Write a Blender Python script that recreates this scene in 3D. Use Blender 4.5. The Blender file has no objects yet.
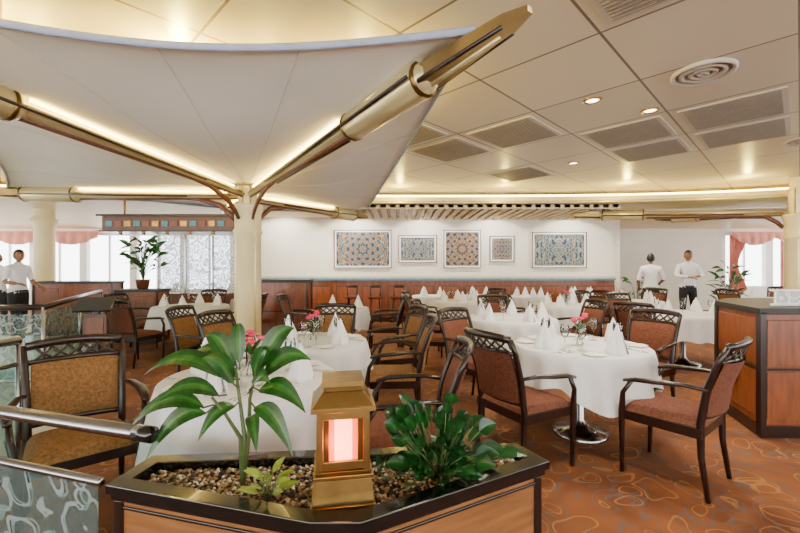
import bpy, math, random
from mathutils import Vector, Matrix, Euler
R = random.Random(7)
pi = math.pi
COL = bpy.context.scene.collection

# ------------------------------------------------------------ materials
def newmat(name):
    m = bpy.data.materials.new(name); m.use_nodes = True
    nt = m.node_tree
    return m, nt, nt.nodes["Principled BSDF"]

def mat(name, col, rough=0.5, metal=0.0, var=0.0, scale=8.0, bump=0.0, coat=0.0, emit=None, es=0.0, sss=0.0, stretch=None):
    m, nt, b = newmat(name)
    b.inputs["Base Color"].default_value = (*col, 1)
    b.inputs["Roughness"].default_value = rough
    b.inputs["Metallic"].default_value = metal
    if coat: b.inputs["Coat Weight"].default_value = coat
    if emit:
        b.inputs["Emission Color"].default_value = (*emit, 1); b.inputs["Emission Strength"].default_value = es
    if var or bump:
        tc = nt.nodes.new("ShaderNodeTexCoord"); n = nt.nodes.new("ShaderNodeTexNoise")
        n.inputs["Scale"].default_value = scale; n.inputs["Detail"].default_value = 4
        mp = nt.nodes.new("ShaderNodeMapping")
        if stretch: mp.inputs["Scale"].default_value = stretch
        nt.links.new(tc.outputs["Object"], mp.inputs[0]); nt.links.new(mp.outputs[0], n.inputs["Vector"])
        if var:
            r = nt.nodes.new("ShaderNodeValToRGB")
            r.color_ramp.elements[0].position = .3; r.color_ramp.elements[1].position = .7
            r.color_ramp.elements[0].color = (*[max(0, c*(1-var)) for c in col], 1)
            r.color_ramp.elements[1].color = (*[min(1, c*(1+var)) for c in col], 1)
            nt.links.new(n.outputs[0], r.inputs[0]); nt.links.new(r.outputs[0], b.inputs["Base Color"])
        if bump:
            bp = nt.nodes.new("ShaderNodeBump"); bp.inputs["Strength"].default_value = bump; bp.inputs["Distance"].default_value = .01
            nt.links.new(n.outputs[0], bp.inputs["Height"]); nt.links.new(bp.outputs[0], b.inputs["Normal"])
    return m

M = {}
M['wood_dark'] = mat('wood_dark', (.016, .005, .003), .3, var=.4, scale=6, stretch=(8, 8, 1), coat=.12)
M['wood_red'] = mat('wood_red', (.20, .052, .012), .35, var=.3, scale=4, stretch=(6, 6, 1), coat=.1)
M['wood_tan'] = mat('wood_tan', (.25, .105, .035), .4, var=.3, scale=4, stretch=(1, 1, 9), coat=.2)
M['wood_mid'] = mat('wood_mid', (.11, .032, .011), .35, var=.3, scale=5, stretch=(8, 8, 1))
M['black'] = mat('black_lacquer', (.006, .006, .007), .15, coat=.4, var=.2)
M['counter'] = mat('counter_laminate', (.010, .009, .009), .5, var=.2)
M['uph_red'] = mat('uph_red', (.135, .040, .018), .9, var=.4, scale=60, bump=.2)
M['uph_gold'] = mat('uph_gold', (.22, .105, .030), .85, var=.4, scale=70, bump=.2)
M['cloth'] = mat('tablecloth', (.74, .75, .78), .9, var=.03, scale=3)
M['napkin'] = mat('napkin', (.88, .88, .92), .85, var=.02)
M['steel'] = mat('steel', (.36, .37, .40), .22, 1.0, var=.08, scale=5)
M['silver'] = mat('silver', (.8, .8, .8), .15, 1.0, var=.05)
M['brass'] = mat('brass', (.36, .23, .075), .28, 1.0, var=.25, scale=10)
M['brass2'] = mat('brass_dark', (.17, .10, .03), .3, 1.0, var=.15, scale=10)
M['champ'] = mat('champagne', (.66, .56, .29), .3, .6, var=.1, scale=4)
M['champ_d'] = mat('bronze_beam', (.36, .26, .11), .3, .8, var=.15, scale=4)
M['cream'] = mat('cream_paint', (.80, .68, .36), .5, var=.05, scale=3)
M['white'] = mat('white_paint', (.85, .85, .84), .5, var=.03)
M['fabric'] = mat('sail_fabric', (.90, .88, .80), .8, var=.05, scale=1.2, bump=.1)
M['fabric_grey'] = mat('sail_hem', (.36, .40, .52), .7, var=.08)
M['seam'] = mat('sail_seam', (.66, .64, .60), .7, var=.08)
M['plate'] = mat('porcelain', (.88, .88, .88), .15, var=.01)
M['leafA'] = mat('leaf_dark', (.010, .065, .007), .3, var=.45, scale=25)
M['leafB'] = mat('leaf_light', (.028, .12, .012), .3, var=.3, scale=25)
M['leafC'] = mat('leaf_deep', (.006, .05, .010), .28, var=.4, scale=25)
M['leafD'] = mat('leaf_deep_mid', (.012, .085, .012), .28, var=.3, scale=25)
M['leafY'] = mat('leaf_yellow', (.16, .24, .02), .4, var=.3, scale=20)
M['stem'] = mat('stem', (.07, .11, .03), .5, var=.3, scale=20)
M['soil'] = mat('soil', (.03, .02, .015), .95, var=.5, scale=40, bump=.6)
M['pink'] = mat('petal_pink', (.75, .03, .12), .6, var=.3, scale=40)
M['curtain'] = mat('curtain', (.72, .30, .24), .8, var=.12, scale=5)
M['skin'] = mat('skin', (.28, .12, .06), .5, var=.06)
M['hair'] = mat('hair', (.008, .006, .005), .5, var=.3)
M['shirt'] = mat('shirt_white', (.82, .83, .87), .8, var=.03)
M['pants'] = mat('trousers_black', (.012, .012, .016), .8, var=.2)
M['eye'] = mat('eye', (.02, .015, .01), .2, var=.1)
M['lip'] = mat('lip', (.35, .12, .09), .5, var=.1)
M['vent'] = mat('vent_slot', (.24, .20, .16), .6, var=.1)
M['ventf'] = mat('vent_frame', (.52, .47, .39), .5, var=.05)
M['teal'] = mat('teal_inset', (.02, .22, .30), .3, var=.2)
M['slat'] = mat('slat_tan', (.68, .55, .31), .5, var=.1)
M['plainwall'] = mat('plain_wall', (.74, .69, .59), .7, var=.04, scale=2)
M['lampglow'] = mat('lamp_glow', (1, .9, .7), .4, emit=(1, .85, .6), es=12, var=.01)
M['cove'] = mat('cove_glow', (1, .8, .4), .4, emit=(1, .74, .20), es=20, var=.01)
M['lantern'] = mat('lantern_glass', (.6, .12, .06), .4, emit=(1, .07, .02), es=2.6, var=.01)
M['lantern_core'] = mat('lantern_core', (1, .4, .25), .4, emit=(1, .27, .14), es=6, var=.01)
M['landing'] = mat('landing_tile', (.50, .50, .42), .35, var=.15, scale=3)

def glass_mat(name, col=(.92, .97, .95), a=.12):
    m, nt, b = newmat(name); N = nt.nodes; L = nt.links
    out = N["Material Output"]; tr = N.new("ShaderNodeBsdfTransparent"); tr.inputs[0].default_value = (*col, 1)
    gl = N.new("ShaderNodeBsdfGlossy"); gl.inputs["Roughness"].default_value = .03
    fr = N.new("ShaderNodeFresnel"); fr.inputs[0].default_value = 1.45
    ad = N.new("ShaderNodeMath"); ad.operation = 'ADD'; ad.inputs[1].default_value = a*.3; ad.use_clamp = True
    L.new(fr.outputs[0], ad.inputs[0])
    mx = N.new("ShaderNodeMixShader"); L.new(ad.outputs[0], mx.inputs[0]); L.new(tr.outputs[0], mx.inputs[1]); L.new(gl.outputs[0], mx.inputs[2])
    L.new(mx.outputs[0], out.inputs[0]); N.remove(b)
    return m
M['glass'] = glass_mat('clear_glass')

def etched(name, scale=6, thr=.12, base=.15, tint=(.80, .92, .88), warp=.12, col=(.85, .88, .88), freq=22, op=.8):
    m, nt, b = newmat(name); N = nt.nodes; L = nt.links
    b.inputs["Base Color"].default_value = (*col, 1); b.inputs["Roughness"].default_value = .5
    tr = N.new("ShaderNodeBsdfTransparent"); tr.inputs[0].default_value = (*tint, 1)
    tc = N.new("ShaderNodeTexCoord"); ns = N.new("ShaderNodeTexNoise"); ns.inputs["Scale"].default_value = 4
    mixv = N.new("ShaderNodeMix"); mixv.data_type = 'VECTOR'; mixv.inputs["Factor"].default_value = warp
    L.new(tc.outputs["Object"], ns.inputs["Vector"]); L.new(tc.outputs["Object"], mixv.inputs[4]); L.new(ns.outputs["Color"], mixv.inputs[5])
    vo = N.new("ShaderNodeTexVoronoi"); vo.feature = 'F1'; vo.inputs["Scale"].default_value = scale
    L.new(mixv.outputs[1], vo.inputs["Vector"])
    mm = N.new("ShaderNodeMath"); mm.operation = 'MULTIPLY'; mm.inputs[1].default_value = freq; L.new(vo.outputs["Distance"], mm.inputs[0])
    si = N.new("ShaderNodeMath"); si.operation = 'SINE'; L.new(mm.outputs[0], si.inputs[0])
    lt = N.new("ShaderNodeMath"); lt.operation = 'GREATER_THAN'; lt.inputs[1].default_value = thr
    L.new(si.outputs[0], lt.inputs[0])
    mr = N.new("ShaderNodeMapRange"); mr.inputs[3].default_value = base; mr.inputs[4].default_value = op
    L.new(lt.outputs[0], mr.inputs[0])
    mx = N.new("ShaderNodeMixShader"); L.new(mr.outputs[0], mx.inputs[0]); L.new(tr.outputs[0], mx.inputs[1]); L.new(b.outputs[0], mx.inputs[2])
    L.new(mx.outputs[0], N["Material Output"].inputs[0])
    return m
M['etched'] = etched('etched_glass', 9, .88, .10, (.66, .80, .78), .16, (.50, .60, .62), 15, .45)
M['etched_white'] = etched('etched_screen', 6, .5, .35, (.90, .94, 1), .15)

def carpet():
    m, nt, b = newmat('carpet'); N = nt.nodes; L = nt.links
    b.inputs["Roughness"].default_value = .95
    tc = N.new("ShaderNodeTexCoord")
    ns = N.new("ShaderNodeTexNoise"); ns.inputs["Scale"].default_value = 2.6; ns.inputs["Detail"].default_value = 1
    L.new(tc.outputs["Object"], ns.inputs["Vector"])
    va = N.new("ShaderNodeVectorMath"); va.operation = 'SCALE'; va.inputs["Scale"].default_value = .5
    L.new(ns.outputs["Color"], va.inputs[0])
    ad = N.new("ShaderNodeVectorMath"); L.new(tc.outputs["Object"], ad.inputs[0]); L.new(va.outputs[0], ad.inputs[1])
    base = N.new("ShaderNodeValToRGB")
    n2 = N.new("ShaderNodeTexNoise"); n2.inputs["Scale"].default_value = 2.2; L.new(tc.outputs["Object"], n2.inputs["Vector"])
    e = base.color_ramp.elements; e[0].position = .38; e[0].color = (.14, .042, .012, 1); e[1].position = .62; e[1].color = (.235, .075, .018, 1)
    L.new(n2.outputs[0], base.inputs[0]); cur = base.outputs[0]
    def band(scale, c, w, col, off, cur, amt=.65):
        vo = N.new("ShaderNodeTexVoronoi"); vo.inputs["Scale"].default_value = scale; vo.inputs["Randomness"].default_value = .8
        of = N.new("ShaderNodeVectorMath"); of.inputs[1].default_value = (off, off*.7, 0)
        L.new(ad.outputs[0], of.inputs[0]); L.new(of.outputs[0], vo.inputs["Vector"])
        cm = N.new("ShaderNodeMath"); cm.operation = 'COMPARE'; cm.inputs[1].default_value = c; cm.inputs[2].default_value = w
        L.new(vo.outputs["Distance"], cm.inputs[0])
        fa = N.new("ShaderNodeMath"); fa.operation = 'MULTIPLY'; fa.inputs[1].default_value = amt; L.new(cm.outputs[0], fa.inputs[0])
        mx = N.new("ShaderNodeMix"); mx.data_type = 'RGBA'; L.new(fa.outputs[0], mx.inputs[0]); L.new(cur, mx.inputs[6]); mx.inputs[7].default_value = (*col, 1)
        return mx.outputs[2]
    cur = band(4.4, .45, .030, (.11, .085, .08), 0, cur)
    cur = band(4.4, .28, .018, (.38, .17, .045), 0, cur)
    cur = band(3.6, .34, .020, (.38, .17, .045), 3.1, cur)
    cur = band(6.5, .10, .06, (.11, .085, .08), 7.7, cur)
    cur = band(5.4, .33, .024, (.11, .085, .08), 5.3, cur)
    n3 = N.new("ShaderNodeTexNoise"); n3.inputs["Scale"].default_value = 120; L.new(tc.outputs["Object"], n3.inputs["Vector"])
    bp = N.new("ShaderNodeBump"); bp.inputs["Strength"].default_value = .3; L.new(n3.outputs[0], bp.inputs["Height"]); L.new(bp.outputs[0], b.inputs["Normal"])
    L.new(cur, b.inputs["Base Color"])
    return m
M['carpet'] = carpet()

CELL = .95
def ceilmat():
    m, nt, b = newmat('ceiling_panels'); N = nt.nodes; L = nt.links
    b.inputs["Roughness"].default_value = .35
    tc = N.new("ShaderNodeTexCoord"); mp = N.new("ShaderNodeMapping"); mp.inputs["Rotation"].default_value = (0, 0, pi/4)
    L.new(tc.outputs["Object"], mp.inputs[0])
    br = N.new("ShaderNodeTexBrick"); br.offset = 0; br.inputs["Scale"].default_value = 1
    br.inputs["Brick Width"].default_value = CELL; br.inputs["Row Height"].default_value = CELL
    br.inputs["Mortar Size"].default_value = .010; br.inputs["Mortar Smooth"].default_value = 0.1
    br.inputs["Color1"].default_value = (.68, .60, .45, 1); br.inputs["Color2"].default_value = (.58, .51, .38, 1); br.inputs["Mortar"].default_value = (.14, .10, .06, 1)
    L.new(mp.outputs[0], br.inputs["Vector"]); L.new(br.outputs["Color"], b.inputs["Base Color"])
    bp = N.new("ShaderNodeBump"); bp.invert = True; bp.inputs["Strength"].default_value = .5; L.new(br.outputs["Fac"], bp.inputs["Height"]); L.new(bp.outputs[0], b.inputs["Normal"])
    return m
M['ceil'] = ceilmat()

def dotwall():
    m, nt, b = newmat('dotted_wallcover'); N = nt.nodes; L = nt.links
    b.inputs["Roughness"].default_value = .7
    tc = N.new("ShaderNodeTexCoord"); vo = N.new("ShaderNodeTexVoronoi"); vo.inputs["Scale"].default_value = 7; vo.inputs["Randomness"].default_value = 0
    L.new(tc.outputs["Object"], vo.inputs["Vector"])
    lt = N.new("ShaderNodeMath"); lt.operation = 'LESS_THAN'; lt.inputs[1].default_value = .2; L.new(vo.outputs["Distance"], lt.inputs[0])
    mx = N.new("ShaderNodeMix"); mx.data_type = 'RGBA'; L.new(lt.outputs[0], mx.inputs[0])
    mx.inputs[6].default_value = (.76, .71, .61, 1); mx.inputs[7].default_value = (.62, .56, .46, 1)
    L.new(mx.outputs[2], b.inputs["Base Color"])
    return m
M['wallc'] = dotwall()

def mosaic(name, k, cols, rep):
    m, nt, b = newmat(name); N = nt.nodes; L = nt.links
    b.inputs["Roughness"].default_value = .5
    tc = N.new("ShaderNodeTexCoord"); sp = N.new("ShaderNodeSeparateXYZ"); L.new(tc.outputs["Generated"], sp.inputs[0])
    def mt(op, a, c=None):
        n = N.new("ShaderNodeMath"); n.operation = op
        for i, v in enumerate((a, c)):
            if v is None: continue
            if isinstance(v, (int, float)): n.inputs[i].default_value = v
            else: L.new(v, n.inputs[i])
        return n.outputs[0]
    x = mt('MULTIPLY', mt('SUBTRACT', sp.outputs[0], .5), rep); y = mt('SUBTRACT', sp.outputs[2], .5)
    r = mt('SQRT', mt('ADD', mt('MULTIPLY', x, x), mt('MULTIPLY', y, y)))
    a = mt('ARCTAN2', y, x)
    ax = mt('ABSOLUTE', x); ay = mt('ABSOLUTE', y)
    d = mt('MAXIMUM', ax, ay); d2 = mt('ADD', ax, ay)
    s1 = mt('MULTIPLY', mt('COSINE', mt('MULTIPLY', a, k)), mt('SINE', mt('MULTIPLY', r, 28)))
    s2 = mt('SINE', mt('MULTIPLY', d, 44)); s3 = mt('SINE', mt('MULTIPLY', d2, 30))
    tot = mt('ADD', mt('MULTIPLY', s1, .25), mt('ADD', mt('MULTIPLY', s2, .14), mt('MULTIPLY', s3, .12)))
    v = mt('ADD', tot, .5)
    rp = N.new("ShaderNodeValToRGB"); rp.color_ramp.interpolation = 'CONSTANT'
    e = rp.color_ramp.elements; e[0].position = 0; e[0].color = (*cols[0], 1); e[1].position = .3; e[1].color = (*cols[1], 1)
    for p, c in zip((.42, .52, .64, .76), cols[2:]):
        q = e.new(p); q.color = (*c, 1)
    L.new(v, rp.inputs[0]); L.new(rp.outputs[0], b.inputs["Base Color"])
    return m
ma = [(.008, .025, .06), (.02, .09, .13), (.32, .25, .14), (.16, .035, .012), (.14, .20, .21), (.25, .12, .02)]
M['mos1'] = mosaic('mosaic_a', 8, ma, 1.5)
M['mos2'] = mosaic('mosaic_b', 6, [ma[1], ma[2], ma[4], ma[0], ma[2], ma[1]], 1.5)
M['mos3'] = mosaic('mosaic_c', 12, [ma[0], ma[3], ma[2], ma[5], ma[1], ma[2]], 1.0)

# ------------------------------------------------------------ mesh builder
class MB:
    def __init__(s): s.v = []; s.f = []; s.m = []; s.s = []; s.mats = []
    def mi(s, mk):
        mm = M[mk]
        if mm not in s.mats: s.mats.append(mm)
        return s.mats.index(mm)
    def add(s, vs, fs, mk, smooth=False, T=None):
        o = len(s.v); i = s.mi(mk)
        for p in vs:
            p = Vector(p)
            s.v.append(T @ p if T else p)
        for f in fs: s.f.append([k+o for k in f]); s.m.append(i); s.s.append(smooth)
    def box(s, c, d, mk, rz=0, T=None, taper=1.0):
        x, y, z = [k/2 for k in d]
        vs = [(-x, -y, -z), (x, -y, -z), (x, y, -z), (-x, y, -z), (-x*taper, -y*taper, z), (x*taper, -y*taper, z), (x*taper, y*taper, z), (-x*taper, y*taper, z)]
        TT = Matrix.Translation(c) @ Matrix.Rotation(rz, 4, 'Z')
        if T: TT = T @ TT
        s.add(vs, [(0, 3, 2, 1), (4, 5, 6, 7), (0, 1, 5, 4), (1, 2, 6, 5), (2, 3, 7, 6), (3, 0, 4, 7)], mk, False, TT)
    def prism(s, poly, z0, z1, mk):
        n = len(poly)
        vs = [(p[0], p[1], z0) for p in poly]+[(p[0], p[1], z1) for p in poly]
        fs = [tuple(range(n))[::-1], tuple(range(n, 2*n))]+[(i, (i+1) % n, n+(i+1) % n, n+i) for i in range(n)]
        s.add(vs, fs, mk)
    def tube(s, pts, r, mk, n=8, sx=1.0, sy=1.0, T=None, smooth=True, up=(0, 0, 1)):
        pts = [Vector(p) for p in pts]; k = len(pts)
        rs = r if isinstance(r, (list, tuple)) else [r]*k
        vs = []; fs = []; upv = Vector(up)
        for i, p in enumerate(pts):
            t = (pts[min(i+1, k-1)]-pts[max(i-1, 0)]).normalized()
            if abs(t.dot(upv)) > .95: a = Vector((1, 0, 0)) if abs(t.x) < .9 else Vector((0, 1, 0))
            else: a = upv.cross(t)
            a = (a - t*a.dot(t)).normalized(); b = t.cross(a)
            for j in range(n):
                th = 2*pi*(j+.5)/n
                vs.append(p+a*math.cos(th)*rs[i]*sx+b*math.sin(th)*rs[i]*sy)
        for i in range(k-1):
            for j in range(n):
                fs.append((i*n+j, i*n+(j+1) % n, (i+1)*n+(j+1) % n, (i+1)*n+j))
        fs.append(tuple(range(n))[::-1]); fs.append(tuple((k-1)*n+j for j in range(n)))
        s.add(vs, fs, mk, smooth, T)
    def lathe(s, prof, mk, n=24, c=(0, 0, 0), T=None, smooth=True, fn=None):
        vs = []; fs = []; k = len(prof)
        for i, (r, z) in enumerate(prof):
            for j in range(n):
                th = 2*pi*j/n
                rr, zz = (r, z) if fn is None else fn(i, r, z, th)
                vs.append((c[0]+rr*math.cos(th), c[1]+rr*math.sin(th), c[2]+zz))
        for i in range(k-1):
            for j in range(n): fs.append((i*n+j, i*n+(j+1) % n, (i+1)*n+(j+1) % n, (i+1)*n+j))
        s.add(vs, fs, mk, smooth, T)
    def grid(s, fn, nu, nv, mk, smooth=True, T=None):
        vs = [fn(i/nu, j/nv) for i in range(nu+1) for j in range(nv+1)]
        fs = [(i*(nv+1)+j, (i+1)*(nv+1)+j, (i+1)*(nv+1)+j+1, i*(nv+1)+j+1) for i in range(nu) for j in range(nv)]
        s.add(vs, fs, mk, smooth, T)
    def ball(s, c, d, mk, n=12, T=None):
        if isinstance(d, (int, float)): d = (d, d, d)
        vs = []; fs = []; h = n//2
        for i in range(h+1):
            ph = pi*i/h
            for j in range(n):
                th = 2*pi*j/n
                vs.append((c[0]+d[0]*math.sin(ph)*math.cos(th), c[1]+d[1]*math.sin(ph)*math.sin(th), c[2]+d[2]*math.cos(ph)))
        for i in range(h):
            for j in range(n): fs.append((i*n+j, (i+1)*n+j, (i+1)*n+(j+1) % n, i*n+(j+1) % n))
        s.add(vs, fs, mk, True, T)
    def mesh(s, name):
        me = bpy.data.meshes.new(name); me.from_pydata([tuple(v) for v in s.v], [], s.f)
        for mm in s.mats: me.materials.append(mm)
        me.polygons.foreach_set("material_index", s.m); me.polygons.foreach_set("use_smooth", s.s)
        me.update(); return me
    def obj(s, name, loc=(0, 0, 0), rz=0, bevel=0, solid=0):
        return place(s.mesh(name), name, loc, rz, bevel, solid)

def place(me, name, loc=(0, 0, 0), rz=0, bevel=0, solid=0):
    o = bpy.data.objects.new(name, me); COL.objects.link(o); o.location = loc; o.rotation_euler = (0, 0, rz)
    if solid:
        sm = o.modifiers.new('solid', 'SOLIDIFY'); sm.thickness = solid
    if bevel:
        bm = o.modifiers.new('bevel', 'BEVEL'); bm.width = bevel; bm.segments = 2; bm.limit_method = 'ANGLE'
    return o

# ------------------------------------------------------------ room
b = MB(); b.box((0, 5, -.05), (30, 22, .1), 'carpet'); b.obj('floor')
b = MB(); b.prism([(-3.0, 1.2), (-2.75, 3.4), (-4.0, 4.3), (-6.1, 8.2), (-13.9, 8.2), (-13.9, 1.2)], .001, .012, 'landing'); b.obj('floor_landing')
CZ = 2.98; SZ = 2.72
def edge(th, g=0):
    c, s_ = math.cos(th), math.sin(th)
    p = 2/3
    return (.3+(10+g)*math.copysign(abs(c)**p, c), 1.5+(6.6+g)*math.copysign(abs(s_)**p, s_))
b = MB(); b.box((0, 4, CZ+.05), (27, 20, .1), 'ceil'); b.obj('ceiling')
# lowered soffit ring
b = MB(); n = 96; vs = []; fs = []
for i in range(n):
    th = 2*pi*i/n
    x, y = edge(th); vs.append((x, y, SZ+.12)); vs.append((x, y, SZ))
    c, s_ = math.cos(th), math.sin(th); k = 1/max(abs(c)/14.0, abs(s_)/13.0)
    vs.append((k*c, 1.5+k*s_, SZ))
for i in range(n):
    j = (i+1) % n
    fs.append((3*i, 3*j, 3*j+1, 3*i+1)); fs.append((3*i+1, 3*j+1, 3*j+2, 3*i+2))
b.add(vs, fs, 'cream'); b.obj('ceiling_soffit')
b = MB()
pts = [(*edge(2*pi*i/n, -.05), SZ+.0) for i in range(n+1)]
b.tube(pts, .035, 'champ', 6); b.obj('trim_soffit_lip')
b = MB(); b.tube([(*edge(2*pi*i/n, .06), SZ+.15) for i in range(n+1)], .02, 'cove', 5); b.obj('cove_light_strip')

# back wall (pictures)
b = MB()
b.box((.95, 10.6, 1.9), (9.3, .2, 1.64), 'wallc')
b.obj('wall_back')
b = MB(); b.box((.95, 10.57, .54), (9.3, .26, 1.08), 'wood_red')
for i in range(14):
    b.box((-3.4+i*.67, 10.425, .56), (.56, .03, .80), 'wood_mid'); b.box((-3.4+i*.67, 10.41, .56), (.48, .02, .70), 'wood_red')
b.obj('trim_wainscot')
b = MB(); b.box((.95, 10.42, 1.11), (9.3, .08, .05), 'teal'); b.box((.95, 10.43, 1.16), (9.3, .1, .05), 'ventf')
b.obj('trim_chair_rail')
b = MB(); b.box((.95, 10.40, .06), (9.3, .06, .12), 'black'); b.obj('baseboard_back')
# return walls & far walls
b = MB(); b.box((5.7, 12.0, 1.36), (.2, 2.9, 2.72), 'wallc'); b.box((-3.8, 12.0, 1.36), (.2, 2.9, 2.72), 'wallc'); b.obj('wall_return')
def windowed_wall(name, x0, x1, y, zs, zh, step, zt=2.98, axis='x'):
    b = MB(); L_ = x1-x0
    def bx(a0, a1, z0, z1, mk='white', t=.16):
        c = ((a0+a1)/2, y, (z0+z1)/2); d = (a1-a0, t, z1-z0)
        if axis == 'y': c = (c[1], c[0], c[2]); d = (d[1], d[0], d[2])
        b.box(c, d, mk)
    bx(x0, x1, 0, zs, 'white'); bx(x0, x1, zh, zt, 'white')
    k = max(1, round(L_/step))
    for i in range(k+1):
        a = x0+L_*i/k; a0 = max(x0, a-.12); a1 = min(x1, a+.12); bx(a0, a1, zs, zh)
    for i in range(k):
        a = x0+L_*(i+.5)/k; bx(a-.025, a+.025, zs, zh, 'white', .06)
    return b.obj(name)
windowed_wall('wall_far_left', -14, -3.9, 13.5, .7, 2.5, 1.7)
windowed_wall('wall_far_right', 10.8, 14, 13.5, .8, 2.5, 1.6)
b = MB(); b.box((8.3, 13.5, 1.4), (5.0, .16, 2.8), 'plainwall'); b.obj('wall_far')
windowed_wall('wall_left', -5, 13.4, -14, .7, 2.55, 1.8, axis='y')
windowed_wall('wall_right', -5, 13.4, 14, .7, 2.55, 1.8, axis='y')
# curtains/valances
def valance(name, x0, x1, y, z1, w, drop=.35):
    b = MB(); k = max(1, round((x1-x0)/w)); w = (x1-x0)/k
    def f(u, v):
        x = x0+(x1-x0)*u; ph = (u*k) % 1
        z = z1-(drop*.45+drop*.55*math.sin(pi*ph))*v
        return (x, y-.06*abs(math.sin(u*k*pi*5))*(.3+v)-.04*math.sin(pi*v), z)
    b.grid(f, k*30, 5, 'curtain'); b.obj(name)
valance('window_valance', -13.5, -10.0, 13.25, 2.62, 1.7, .45)
valance('window_valance', 11.0, 13.8, 13.25, 2.6, 1.4, .45)
def drape(name, x, y, w=.5, side=1):
    b = MB()
    def f(u, v):
        sh = 1-.55*math.sin(pi*min(1, v*1.2))**2 if v < .84 else .6+.2*(v-.84)
        return (x+side*(u*w*sh), y-.05*math.sin(u*9*pi), 2.5-v*2.3)
    b.grid(f, 40, 14, 'curtain'); b.obj(name)
drape('window_curtain', 11.0, 13.36, .6, 1); drape('window_curtain', 12.7, 13.36, .6, 1)

# pictures
def pic(cx, cz, w, h, mk):
    b = MB(); t = .05
    b.box((0, 0, h/2-t/2), (w, .05, t), 'white'); b.box((0, 0, -h/2+t/2), (w, .05, t), 'white')
    b.box((-w/2+t/2, 0, 0), (t, .05, h-2*t), 'white'); b.box((w/2-t/2, 0, 0), (t, .05, h-2*t), 'white')
    b.box((0, .005, 0), (w-.04, .02, h-.04), mk)
    for (c, d) in (((0, -.03, h/2), (w+.03, .014, .02)), ((0, -.03, -h/2), (w+.03, .014, .02)), ((-w/2, -.03, 0), (.02, .014, h)), ((w/2, -.03, 0), (.02, .014, h))): b.box(c, d, 'wood_mid')
    b.box((0, -.018, h/2-t), (w-2*t, .012, .012), 'black'); b.box((0, -.018, -h/2+t), (w-2*t, .012, .012), 'black')
    b.box((-w/2+t, -.018, 0), (.012, .012, h-2*t), 'black'); b.box((w/2-t, -.018, 0), (.012, .012, h-2*t), 'black')
    b.obj('mosaic_wall_picture', (cx, 10.47, cz))
S = 10.5/400
pic(-37*S, 1.4+19*S, 1.48, .98, 'mos1'); pic(17.5*S, 1.4+19*S, .98, .70, 'mos2'); pic(62*S, 1.4+19*S, .96, .98, 'mos3')
pic(101.5*S, 1.4+19*S, .62, .66, 'mos1'); pic(158.5*S, 1.4+18*S, 1.40, .92, 'mos2')

# slatted ceiling
b = MB()
for i in range(27):
    b.box((-.75+i*.2, 9.3, 2.68), (.12, 2.1, .06), 'slat')
b.box((1.85, 8.27, 2.67), (5.4, .04, .09), 'slat'); b.box((1.85, 9.3, 2.715), (5.4, 2.1, .01), 'wood_mid')
b.obj('slatted_ceiling_panel')

# ceiling diffusers
def uv2xy(u, v): return ((u+v)/math.sqrt(2), (v-u)/math.sqrt(2))
def snap(x, y):
    u = (x-y)/math.sqrt(2); v = (x+y)/math.sqrt(2)
    return uv2xy((math.floor(u/CELL)+.5)*CELL, (math.floor(v/CELL)+.5)*CELL)
vm = MB(); q = .80
vm.box((0, 0, -.006), (q, q, .012), 'ventf')
for i in range(19): vm.box((0, -.36+i*.04, -.014), (q-.08, .014, .008), 'vent')
vme = vm.mesh('ceiling_air_vent'); done = set()
for x, y in [(.65, 4.7), (1.2, 4.19), (2.8, 4.9), (3.3, 5.56), (3.5, 4.4), (4.15, 5.1), (1.13, 5.3), (1.34, 2.39), (1.9, 6.3)]:
    p = snap(x, y)
    if (round(p[0], 2), round(p[1], 2)) in done: continue
    done.add((round(p[0], 2), round(p[1], 2))); place(vme, 'ceiling_air_vent', (p[0], p[1], CZ), -pi/4)
b = MB()
for r in (.22, .16, .10, .045):
    b.lathe([(r, 0), (r, -.02), (r-.02, -.03), (r-.035, -.012), (r-.035, 0)], 'ventf', 32)
b.lathe([(.22, -.001), (0.001, -.002)], 'vent', 32)
rm = b.mesh('round_air_diffuser')
place(rm, 'round_air_diffuser', (2.44, 3.22, CZ)); place(rm, 'round_air_diffuser', (5.0, 4.9, CZ))
b = MB()
b.lathe([(.085, 0), (.085, -.012), (.06, -.014), (.055, 0)], 'brass', 24); b.lathe([(.056, -.004), (.0001, -.004)], 'lampglow', 24)
dm = b.mesh('recessed_downlight')
def downlight(x, y, z=CZ, e=55, col=(1, .87, .68)):
    place(dm, 'recessed_downlight', (x, y, z))
    l = bpy.data.lights.new('downlight_lamp', 'SPOT'); l.energy = e*3; l.spot_size = 2.6; l.spot_blend = .8; l.color = col; l.shadow_soft_size = .12
    o = bpy.data.objects.new('downlight_lamp', l); COL.objects.link(o); o.location = (x, y, z-.06)
for x, y in [(1.81, 3.76), (2.5, 4.0), (2.6, 6.0), (.9, 2.0), (-3.0, 2.2), (4.6, 3.2), (-5.5, 4.2), (5.8, 5.6)]: downlight(x, y)
for x, y in [(-1.8, 9.3), (5.3, 9.2), (7.6, 9.6), (-5.5, 9.8), (-8.5, 9.5)]: downlight(x, y, SZ)

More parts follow.
